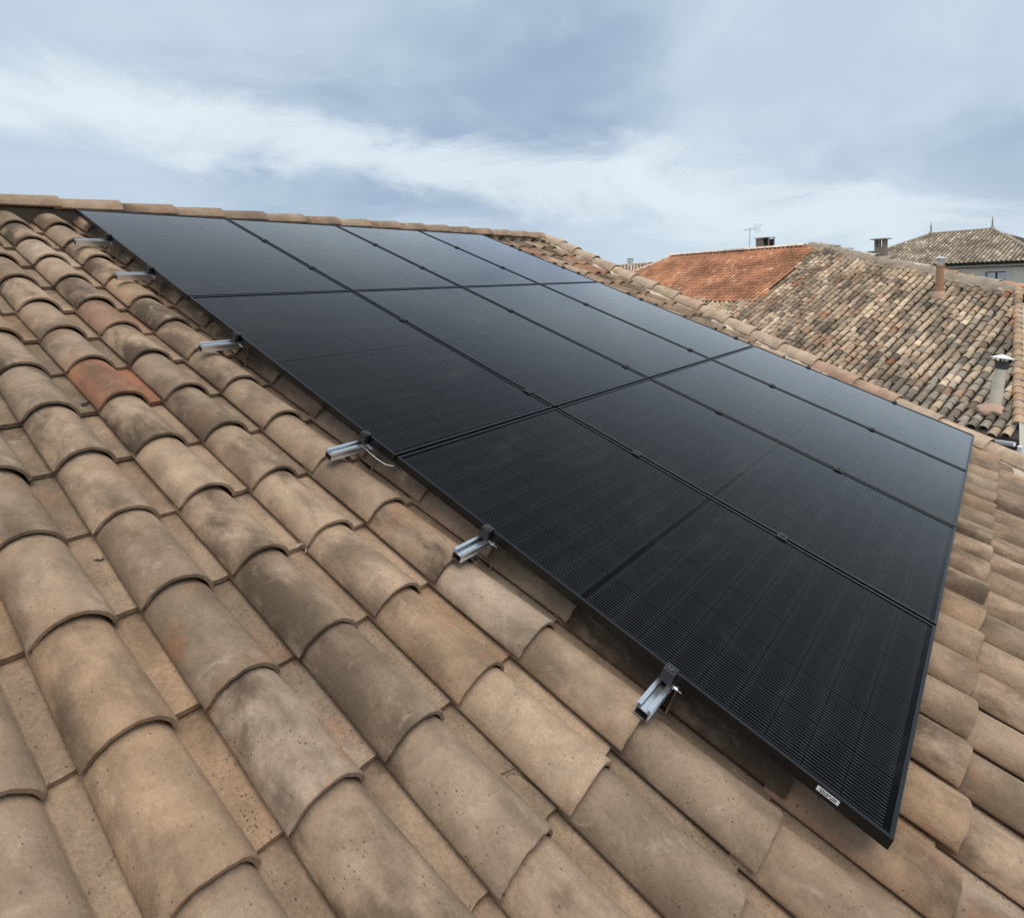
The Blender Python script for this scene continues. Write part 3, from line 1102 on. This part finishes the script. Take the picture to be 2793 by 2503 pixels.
nwl.add(w1 + w0, [(k, k + 1, 5 + k, 4 + k) for k in range(3)])
nwl.build('wall', render_mat, old_house)

# ridge caps over the orange part
rc_v, rc_f = cap_shape(0.40, 0.19, 0.23, 0.09, nb=6)
rc_me = mesh_from(rc_v, rc_f, old_clay, True, R(45), 'ridge_tile')
rr_ = 8.6
while rr_ < 15.8:
    p = npnt(rr_, -11.36, 0.110)
    d = NR
    z_ = Vector((0, 0, 1))
    y_ = z_.cross(d).normalized()
    M = Matrix(((d.x, y_.x, z_.x, p.x), (d.y, y_.y, z_.y, p.y), (d.z, y_.z, z_.z, p.z), (0, 0, 0, 1)))
    link('ridge_tile', rc_me, old_house, M, color=Vector((0.78, 0.67, 0.52)) * nr.uniform(0.85, 1.1))
    rr_ += 0.365


def strip(a, b, w, h, seed, step=0.12, jag=0.05):
    """lumpy mortar bank from a to b lying on the neighbour plane"""
    q = random.Random(seed)
    L = (b - a).length
    t = (b - a).normalized()
    s = t.cross(NN).normalized()
    secs = []
    k = 0.0
    while k <= L:
        c = a + t * k
        secs.append([c + s * (w / 2 + q.uniform(0, jag * 2)) - NN * 0.03, c + s * (w * 0.25 + q.uniform(-jag, jag)) + NN * (h * 0.75 + q.uniform(-.03, .03)), c + NN * (h + q.uniform(-.02, .03)),
                     c - s * (w * 0.25) + NN * (h * 0.75 + q.uniform(-.03, .03)), c - s * (w / 2 + q.uniform(0, jag * 2)) - NN * 0.03])
        k += step
    m = MB()
    vs = [p for s_ in secs for p in s_]
    fs = [(i * 5 + k_, (i + 1) * 5 + k_, (i + 1) * 5 + k_ + 1, i * 5 + k_ + 1) for i in range(len(secs) - 1) for k_ in range(4)]
    m.add(vs, fs)
    return m


strip(npnt(8.45, -11.50, 0), npnt(-0.2, -6.40, 0), 0.56, 0.17, 3, 0.10, 0.10).build('hip_mortar', old_mortar, old_house, smooth=True)
strip(npnt(15.9, -11.3, 0), npnt(17.2, -8.9, 0), 0.28, 0.13, 4).build('hip_mortar', mortar_mat, old_house, smooth=True)
# broken cap tiles set in the hip mortar
ha, hb = npnt(8.35, -11.5, 0.10), npnt(-0.2, -6.42, 0.10)
ht = (hb - ha).normalized()
hs = ht.cross(NN).normalized()
k = 0.1
while k < (hb - ha).length:
    p = ha + ht * k - hs * 0.10 * (1 if hs.dot(ND) > 0 else -1)
    z_ = NN
    y_ = z_.cross(ht).normalized()
    M = Matrix(((ht.x, y_.x, z_.x, p.x), (ht.y, y_.y, z_.y, p.y), (ht.z, y_.z, z_.z, p.z), (0, 0, 0, 1))) @ Matrix.Rotation(R(nr.uniform(-6, 6)), 4, 'Z')
    if nr.random() < 0.78:
        c = Vector(nr.choice(((0.58, 0.50, 0.40), (0.45, 0.38, 0.30), (0.55, 0.30, 0.18), (0.40, 0.34, 0.27))))
        link('hip_tile', rc_me, old_house, M @ Matrix.Diagonal((1.0, 1.15, nr.uniform(0.7, 1.0), 1)), color=c)
    k += 0.38
# verge column along the right edge, orange lichen on it
verge_mat = make_old_clay('lichen_clay', 0.9)
t2 = NT(verge_mat.node_tree)
bsdf = [x for x in t2.n if x.type == 'BSDF_PRINCIPLED'][0]
src = bsdf.inputs['Base Color'].links[0].from_socket
geo2 = t2.node('ShaderNodeNewGeometry')
lm = t2.ramp(t2.noise(geo2.outputs['Position'], 5.0, 4.0, 0.6), 0.48, 0.62)
t2.put(bsdf.inputs['Base Color'], t2.mix(t2.math('MULTIPLY', lm, 0.50), src, c4(0.52, 0.27, 0.08)))
vt_me = mesh_from([(x * 1.25, y, z * 1.2) for x, y, z in cover_b[0]], cover_b[1], verge_mat, True, R(45), 'verge_tile')
va, vb = npnt(-0.15, -6.45, 0.09), npnt(-2.12, 0.80, 0.09)
vt = (vb - va).normalized()
k = 0.25
while k < (vb - va).length:
    p = va + vt * k
    up_ = -vt
    x_ = up_.cross(NN).normalized()
    M = Matrix(((x_.x, up_.x, NN.x, p.x), (x_.y, up_.y, NN.y, p.y), (x_.z, up_.z, NN.z, p.z), (0, 0, 0, 1))) @ Matrix.Rotation(R(nr.uniform(-3, 3)), 4, 'Z') @ Matrix.Rotation(R(-2.6), 4, 'X')
    link('verge_tile', vt_me, old_house, M, color=Vector((0.46, 0.33, 0.23)) * nr.uniform(0.8, 1.15))
    k += 0.305
# gutter and downpipe at the low eave
gt = MB()
ga, gb = npnt(6.0, 1.06, -0.03), npnt(-2.12, 1.06, -0.03)
gp = []
for i_, e_ in enumerate((ga, gb)):
    for k in range(9):
        a = math.pi * k / 8
        gp.append(e_ + Vector((ND.x, ND.y, 0)).normalized() * (0.085 * math.cos(a)) + Vector((0, 0, -0.085 * math.sin(a))))
    for k in range(8, -1, -1):
        a = math.pi * k / 8
        gp.append(e_ + Vector((ND.x, ND.y, 0)).normalized() * (0.078 * math.cos(a)) + Vector((0, 0, -0.078 * math.sin(a))))
gt.add(gp, [(k, (k + 1) % 18, 18 + (k + 1) % 18, 18 + k) for k in range(18)] + [tuple(range(17, -1, -1)), tuple(range(18, 36))])
gt.build('gutter', zinc_mat, old_house, smooth=True)
dp = MB()
q0 = npnt(-2.20, 1.06, -0.10)
dp.tube([q0, q0 + Vector((0.05, 0, -0.25)), Vector((q0.x + 0.25, q0.y, -8.4))], 0.045, 10)
dp.build('downpipe', cap_white, old_house, smooth=True)

# rendered chimney with a slab cap, behind the hip
ch = Vector((27.62, -1.28, -0.75))


def oriented(p, ang):
    return Matrix.Translation(p) @ Matrix.Rotation(ang, 4, 'Z')


ca = math.atan2(NR.y, NR.x)
cm0 = MB()
cm0.box(-0.17, 0.17, -0.15, 0.15, 0.0, 1.06, 0.006)
CHM = oriented(ch, ca)
chim = cm0.build('chimney', brown_render, old_house, CHM)
for sx in (-0.135, 0.135):
    m = MB()
    m.box(sx - 0.035, sx + 0.035, -0.15, 0.15, 1.06, 1.34)
    m.build('cap_pillar', brown_render, chim, CHM)
m = MB()
m.box(-0.018, 0.05, 0.02, 0.15, 1.06, 1.34)
m.build('cap_pillar', brown_render, chim, CHM)
m = MB()
m.box(-0.28, 0.28, -0.24, 0.24, 1.34, 1.385, 0.01)
m.build('cap_slab', stone_mat, chim, CHM)
# low dark cap further left behind the hip
LM_ = oriented(npnt(5.75, -10.05, -0.55) + Vector((0.9, -0.3, 0)), ca)
m = MB()
m.box(-0.14, 0.14, -0.14, 0.14, 0.0, 0.62)
lc = m.build('chimney', brown_render, old_house, LM_)
m = MB()
m.box(-0.22, 0.22, -0.2, 0.2, 0.62, 0.66, 0.01)
m.build('cap_slab', dark_metal, lc, LM_)
# low boxy chimney on the orange ridge
BM_ = oriented(Vector((31.05, 4.05, 0.30)), ca)
m = MB()
m.box(-0.32, 0.05, -0.25, 0.25, 0.0, 0.86)
bc = m.build('chimney', brown_render, old_house, BM_)
m = MB()
m.box(-0.40, -0.321, -0.26, 0.26, 0.0, 0.55)
m.build('hood_sill', brown_render, bc, BM_)
m = MB()
m.box(-0.63, 0.12, -0.34, 0.34, 0.862, 0.895, 0.008)
m.build('cap_slab', zinc_mat, bc, BM_)
m = MB()
for yy_ in (-0.24, 0.19):
    m.box(-0.60, -0.55, yy_, yy_ + 0.05, 0.0, 0.861)
m.build('cap_pillar', brown_render, bc, BM_)
m = MB()
m.box(-0.56, -0.33, -0.18, 0.18, 0.30, 0.80)
m.build('flue_mouth', black_mat, bc, BM_)

# clay flue with metal cowl
f1 = npnt(1.705, -6.05, -0.05)
FM = Matrix.Translation(f1) @ Matrix.Rotation(R(2.0), 4, 'X') @ Matrix.Rotation(R(-3.0), 4, 'Y')
m = MB()
m.lathe([(0.115, 0.0), (0.110, 0.5), (0.105, 1.02), (0.125, 1.03), (0.125, 1.08)], 14)
fl = m.build('flue', rust_mat, old_house, FM, smooth=True)
m = MB()
m.lathe([(0.075, 1.08), (0.075, 1.27)], 12)
m.build('flue_pipe', zinc_mat, fl, FM, smooth=True)
m = MB()
m.lathe([(0.155, 1.29), (0.150, 1.305), (0.02, 1.345)], 14)
m.build('cowl', zinc_mat, fl, FM, smooth=True)
m = MB()
for a_ in (0.5, 2.6, 4.7):
    m.tube([(0.072 * math.cos(a_), 0.072 * math.sin(a_), 1.24), (0.12 * math.cos(a_), 0.12 * math.sin(a_), 1.30)], 0.008, 5)
m.build('cowl_strut', dark_metal, fl, FM)
m = MB()
m.lathe([(0.23, -0.02), (0.21, 0.10), (0.15, 0.22), (0.12, 0.26)], 12)
m.build('flue_collar', red_mortar, fl, FM, smooth=True)
# pale flue with white cap near the low corner
f2 = npnt(-1.46, 0.05, -0.05)
lean = Matrix.Rotation(R(8.5), 4, Vector((CAM_R.col[2])))
FM = Matrix.Translation(f2) @ lean.inverted() @ Matrix.Diagonal((1.08, 1.08, 1.16, 1.0))
m = MB()
m.lathe([(0.118, 0.0), (0.108, 0.35), (0.100, 0.80), (0.098, 1.02)], 16)
fl = m.build('flue', flue_mat, old_house, FM, smooth=True)
m = MB()
m.lathe([(0.104, 0.90), (0.106, 1.055), (0.085, 1.057)], 16)
m.build('soot_band', dark_metal, fl, FM, smooth=True)
m = MB()
for a_ in (0.3, 1.87, 3.44, 5.0):
    m.tube([(0.10 * math.cos(a_), 0.10 * math.sin(a_), 1.02), (0.125 * math.cos(a_), 0.125 * math.sin(a_), 1.125)], 0.011, 5)
m.build('cap_strut', dark_metal, fl, FM)
m = MB()
m.lathe([(0.205, 1.105), (0.205, 1.12), (0.03, 1.185)], 18)
m.build('cap', cap_white, fl, FM, smooth=True)
fb = MB()
br_ = random.Random(8)
bmx = bmesh.new()
bmesh.ops.create_icosphere(bmx, subdivisions=3, radius=1.0)
for q in bmx.verts:
    j = 1 + 0.22 * math.sin(q.co.x * 5.1 + q.co.y * 3.3) + br_.uniform(-.05, .05)
    q.co = Vector((q.co.x * 0.25 * j, q.co.y * 0.22 * j, q.co.z * 0.11))
fb.add([q.co for q in bmx.verts], [tuple(x.index for x in f_.verts) for f_ in bmx.faces])
bmx.free()
fb.build('flue_collar', red_mortar, fl, nmat(-1.46, 0.08, 0.11), smooth=True)

# television aerial on the orange ridge
an = Vector((30.86, 4.48, 0.55))
t_ = thing('tv_antenna', an, 'thin television aerial on a mast above the orange tiled ridge', 'antenna')
m = MB()
m.tube([an, an + Vector((0.0, -0.03, 0.72)), an + Vector((0.0, -0.05, 1.16))], 0.020, 7)
m.build('mast', zinc_mat, t_, smooth=True)
topp = an + Vector((0.0, -0.05, 1.08))
ax = Vector((-0.25, -0.97, 0.03)).normalized()
sd = Vector((0, 0, 1)).cross(ax).normalized()
m = MB()
m.tube([topp - ax * 0.36, topp + ax * 0.36], 0.013, 6)
m.build('boom', zinc_mat, t_)
for k in range(8):
    m = MB()
    c_ = topp + ax * (-0.34 + 0.075 * k)
    w_ = 0.11 + 0.008 * k
    m.tube([c_ - sd * w_, c_ + sd * w_], 0.006, 5)
    m.build('director', zinc_mat, t_)
for s_ in (-1, 1):
    m = MB()
    for k in range(4):
        zz_ = s_ * (0.04 + 0.05 * k)
        o_ = topp + ax * (0.34 + 0.02 * k) + Vector((0, 0, zz_))
        m.tube([o_ - sd * 0.24, o_ + sd * 0.24], 0.006, 5)
    for q in (-0.22, 0.22):
        m.tube([topp + ax * 0.34 + sd * q, topp + ax * 0.41 + sd * q + Vector((0, 0, s_ * 0.2))], 0.007, 5)
    m.build('reflector', zinc_mat, t_)

# ------------------------------------------------------------------ villa with a hipped roof behind
VN = Vector((-0.9578171, 0.2873786, 0.0))
VW = Vector((48.32198, -3.311357, 0.0))
ZE = -0.34
villa = thing('villa', (50.5, -2.0, -8.5), 'cream rendered villa with hipped tile roof and two finials far right', 'villa')


def vp(e, out_, z):
    p = VW + NR * e + VN * out_
    return Vector((p.x, p.y, z))


VE0, VE1 = -3.75, 8.2          # eave ends
RE0, RE1, RUN = 0.45, 3.9, 5.1
VS = R(23)
zr = ZE + RUN * math.tan(VS)
vb_ = MB()
a0, a1, b0, b1 = vp(VE1, 0.5, ZE), vp(VE0, 0.5, ZE), vp(VE1, 0.5 - 2 * RUN, ZE), vp(VE0, 0.5 - 2 * RUN, ZE)
rl, rr2 = vp(RE1, 0.5 - RUN, zr), vp(RE0, 0.5 - RUN, zr)
dn = Vector((0, 0, -0.10))
vb_.add([a0, a1, b1, b0, rl, rr2, a0 + dn, a1 + dn, b1 + dn, b0 + dn],
        [(0, 1, 5, 4), (1, 2, 5), (2, 3, 4, 5), (3, 0, 4), (9, 8, 7, 6), (0, 6, 7, 1), (1, 7, 8, 2), (2, 8, 9, 3), (3, 9, 6, 0)])
vroof = vb_.build('roof', deck_mat, villa)
vd = (VN * math.cos(VS) + Vector((0, 0, -math.sin(VS)))).normalized()
vup = -vd
vn = NR.cross(vup).normalized()
if vn.z < 0:
    vn = -vn
vx = vup.cross(vn)
vt_b = canal_shape(0.42, 0.185, 0.15, 0.075, nb=5)
mats_, tint_ = [], []
vr = random.Random(31)
Lr = RUN / math.cos(VS)
e = VE0 + 0.1
while e < VE1:
    s_ = 0.0
    while s_ < Lr - 0.1:
        t = s_ / Lr
        if VE0 + (RE0 - VE0) * t < e < VE1 + (RE1 - VE1) * t:
            p = vp(e, 0.5, ZE) + vup * s_ + vn * 0.03
            M = Matrix(((vx.x, vup.x, vn.x, p.x), (vx.y, vup.y, vn.y, p.y), (vx.z, vup.z, vn.z, p.z), (0, 0, 0, 1))) @ Matrix.Rotation(R(-3.0), 4, 'X') @ Matrix.Rotation(R(vr.uniform(-2, 2)), 4, 'Z')
            q = project(p)
            if q and 2150 < q[0] < 2980:
                mats_.append(M)
                c = Vector((0.36, 0.295, 0.215)) * vr.uniform(0.72, 1.2)
                if vr.random() < 0.12:
                    c = Vector((0.55, 0.46, 0.35))
                tint_.append(c)
        s_ += 0.33
    e += 0.225
joined('roof_tiles', vt_b, mats_, tint_, far_clay, villa)
print('villa tiles', len(mats_))
for nm, p0, p1 in (('ridge_cap', rl, rr2), ('hip_cap', rl, a0), ('hip_cap', rr2, a1)):
    m = MB()
    m.tube([p0 + Vector((0, 0, 0.05)), p1 + Vector((0, 0, 0.05))], 0.10, 8)
    m.build(nm, old_mortar, villa, smooth=True)
for p0 in (rl, rr2):
    m = MB()
    m.lathe([(0.16, 0.0), (0.11, 0.10), (0.05, 0.18), (0.065, 0.25), (0.03, 0.31), (0.06, 0.42), (0.035, 0.55), (0.012, 0.82)], 10)
    m.build('finial', stone_mat, villa, Matrix.Translation(p0 + Vector((0, 0, 0.08))), smooth=True)


def vbox(name, e0, e1, o0, o1, z0, z1, mat, parent):
    m = MB()
    q = [vp(a, b, z) for z in (z0, z1) for a, b in ((e0, o0), (e1, o0), (e1, o1), (e0, o1))]
    m.add(q, [(3, 2, 1, 0), (4, 5, 6, 7), (0, 1, 5, 4), (1, 2, 6, 5), (2, 3, 7, 6), (3, 0, 4, 7)])
    return m.build(name, mat, parent)


# facade in strips round the window opening
WE0, WE1, WZ0, WZ1 = -1.68, -0.66, -2.20, -0.885
for nm, ea, eb, za, zb in (('wall', VE0 + 0.5, WE0, -8.5, ZE - 0.12), ('wall', WE1, VE1 - 0.5, -8.5, ZE - 0.12), ('wall', WE0, WE1, -8.5, WZ0), ('wall', WE0, WE1, WZ1, ZE - 0.12)):
    vbox(nm, ea, eb, -0.35, 0.0, za, zb, render_mat, villa)
vbox('side_wall', VE0 + 0.5, VE0 + 0.8, -2 * RUN + 1.0, -0.36, -8.5, ZE - 0.12, render_mat, villa)
win = vbox('window_frame', WE0, WE1, -0.20, -0.17, WZ0, WZ1, dark_metal, villa)
vbox('pane', WE0 + 0.05, (WE0 + WE1) / 2 - 0.05, -0.168, -0.155, WZ0 + 0.05, WZ1 - 0.05, curtain_mat, win)
vbox('pane', (WE0 + WE1) / 2 + 0.05, WE1 - 0.05, -0.168, -0.155, WZ0 + 0.05, WZ1 - 0.05, curtain_mat, win)
for ea, eb, za, zb in ((WE0 - 0.24, WE0, WZ0, WZ1 + 0.16), (WE1, WE1 + 0.24, WZ0, WZ1 + 0.16), (WE0, WE1, WZ1, WZ1 + 0.16)):
    vbox('window_surround', ea, eb, 0.003, 0.03, za, zb, white_mat, win)
vbox('gutter', VE0, VE1, 0.50, 0.60, ZE - 0.10, ZE + 0.01, black_mat, villa)
vbox('fascia', VE0 + 0.45, VE1 - 0.45, 0.003, 0.34, ZE - 0.22, ZE - 0.125, white_mat, villa)
# genoise: a row of scalloped tile ends below the eave
gm, gt_ = [], []
gb_ = canal_shape(0.30, 0.21, 0.20, 0.075, nb=6)
e = VE0 + 0.6
while e < VE1 - 0.5:
    p = vp(e, 0.26, ZE - 0.315)
    o2 = -VN
    x2 = o2.cross(Vector((0, 0, 1)))
    gm.append(Matrix(((x2.x, o2.x, 0, p.x), (x2.y, o2.y, 0, p.y), (0, 0, 1, p.z), (0, 0, 0, 1))))
    gt_.append(Vector((0.50, 0.40, 0.30)))
    e += 0.215
joined('scalloped_cornice', gb_, gm, gt_, far_clay, villa)

# ------------------------------------------------------------------ small roof far left of the orange ridge
fh = thing('far_house', (42.5, 16.0, -8.5), 'distant pale tiled roof corner left of the orange roof, behind the rake', 'house')
fa, fb2 = Vector((40.6, 18.4, 0.40)), Vector((42.9, 13.0, 0.62))
ft = (fb2 - fa).normalized()
fd = Vector((-0.90, -0.38, -0.34)).normalized()
fd = (fd - ft * fd.dot(ft)).normalized()
fn = ft.cross(fd).normalized()
if fn.z < 0:
    fn = -fn
m = MB()
q = [fa, fb2, fb2 + fd * 4.5, fa + fd * 4.5]
lowz = [Vector((p.x, p.y, -8.5)) for p in q]
m.add(q + lowz, [(0, 1, 2, 3), (0, 4, 5, 1), (1, 5, 6, 2), (2, 6, 7, 3), (3, 7, 4, 0)])
m.build('roof', deck_mat, fh)
mats_, tint_ = [], []
fx = (-fd).cross(fn)
k = 0.1
while k < (fb2 - fa).length:
    s_ = 0.45
    while s_ < 4.4:
        p = fa + ft * k + fd * s_ + fn * 0.02
        mats_.append(Matrix(((fx.x, -fd.x, fn.x, p.x), (fx.y, -fd.y, fn.y, p.y), (fx.z, -fd.z, fn.z, p.z), (0, 0, 0, 1))) @ Matrix.Rotation(R(-3.0), 4, 'X') @ Matrix.Rotation(R(vr.uniform(-3, 3)), 4, 'Z'))
        tint_.append(Vector(vr.choice(((0.58, 0.46, 0.36), (0.50, 0.36, 0.27), (0.52, 0.28, 0.18), (0.62, 0.53, 0.42)))) * vr.uniform(0.85, 1.1))
        s_ += 0.33
    k += 0.225
joined('roof_tiles', vt_b, mats_, tint_, far_clay, fh)
m = MB()
m.tube([fa + Vector((0, 0, 0.0)), fb2 + Vector((0, 0, 0.0))], 0.11, 6)
m.build('ridge_cap', old_mortar, fh, smooth=True)
cpos = Vector((41.62, 15.86, 0.30))
m = MB()
m.lathe([(0.21, 0.0), (0.19, 0.12), (0.185, 0.46), (0.19, 0.47)], 12)
cc = m.build('chimney', flue_mat, fh, Matrix.Translation(cpos), smooth=True)
m = MB()
for a_ in (0.4, 1.97, 3.54, 5.1):
    m.tube([(0.155 * math.cos(a_), 0.155 * math.sin(a_), 0.46), (0.155 * math.cos(a_), 0.155 * math.sin(a_), 0.64)], 0.03, 5)
m.build('cap_pillar', dark_metal, cc, Matrix.Translation(cpos))
m = MB()
m.lathe([(0.22, 0.64), (0.22, 0.675), (0.16, 0.69)], 12)
m.build('cap', dark_metal, cc, Matrix.Translation(cpos), smooth=True)
vpos = Vector((42.25, 14.45, 0.36))
m = MB()
m.box(-0.15, 0.15, -0.2, 0.2, 0.0, 0.14)
vv_ = m.build('roof_vent', brown_render, fh, oriented(vpos, math.atan2(ft.y, ft.x)))
m = MB()
m.box(-0.19, 0.19, -0.22, 0.22, 0.14, 0.26, 0.01)
m.build('vent_hood', black_mat, vv_, oriented(vpos, math.atan2(ft.y, ft.x)))
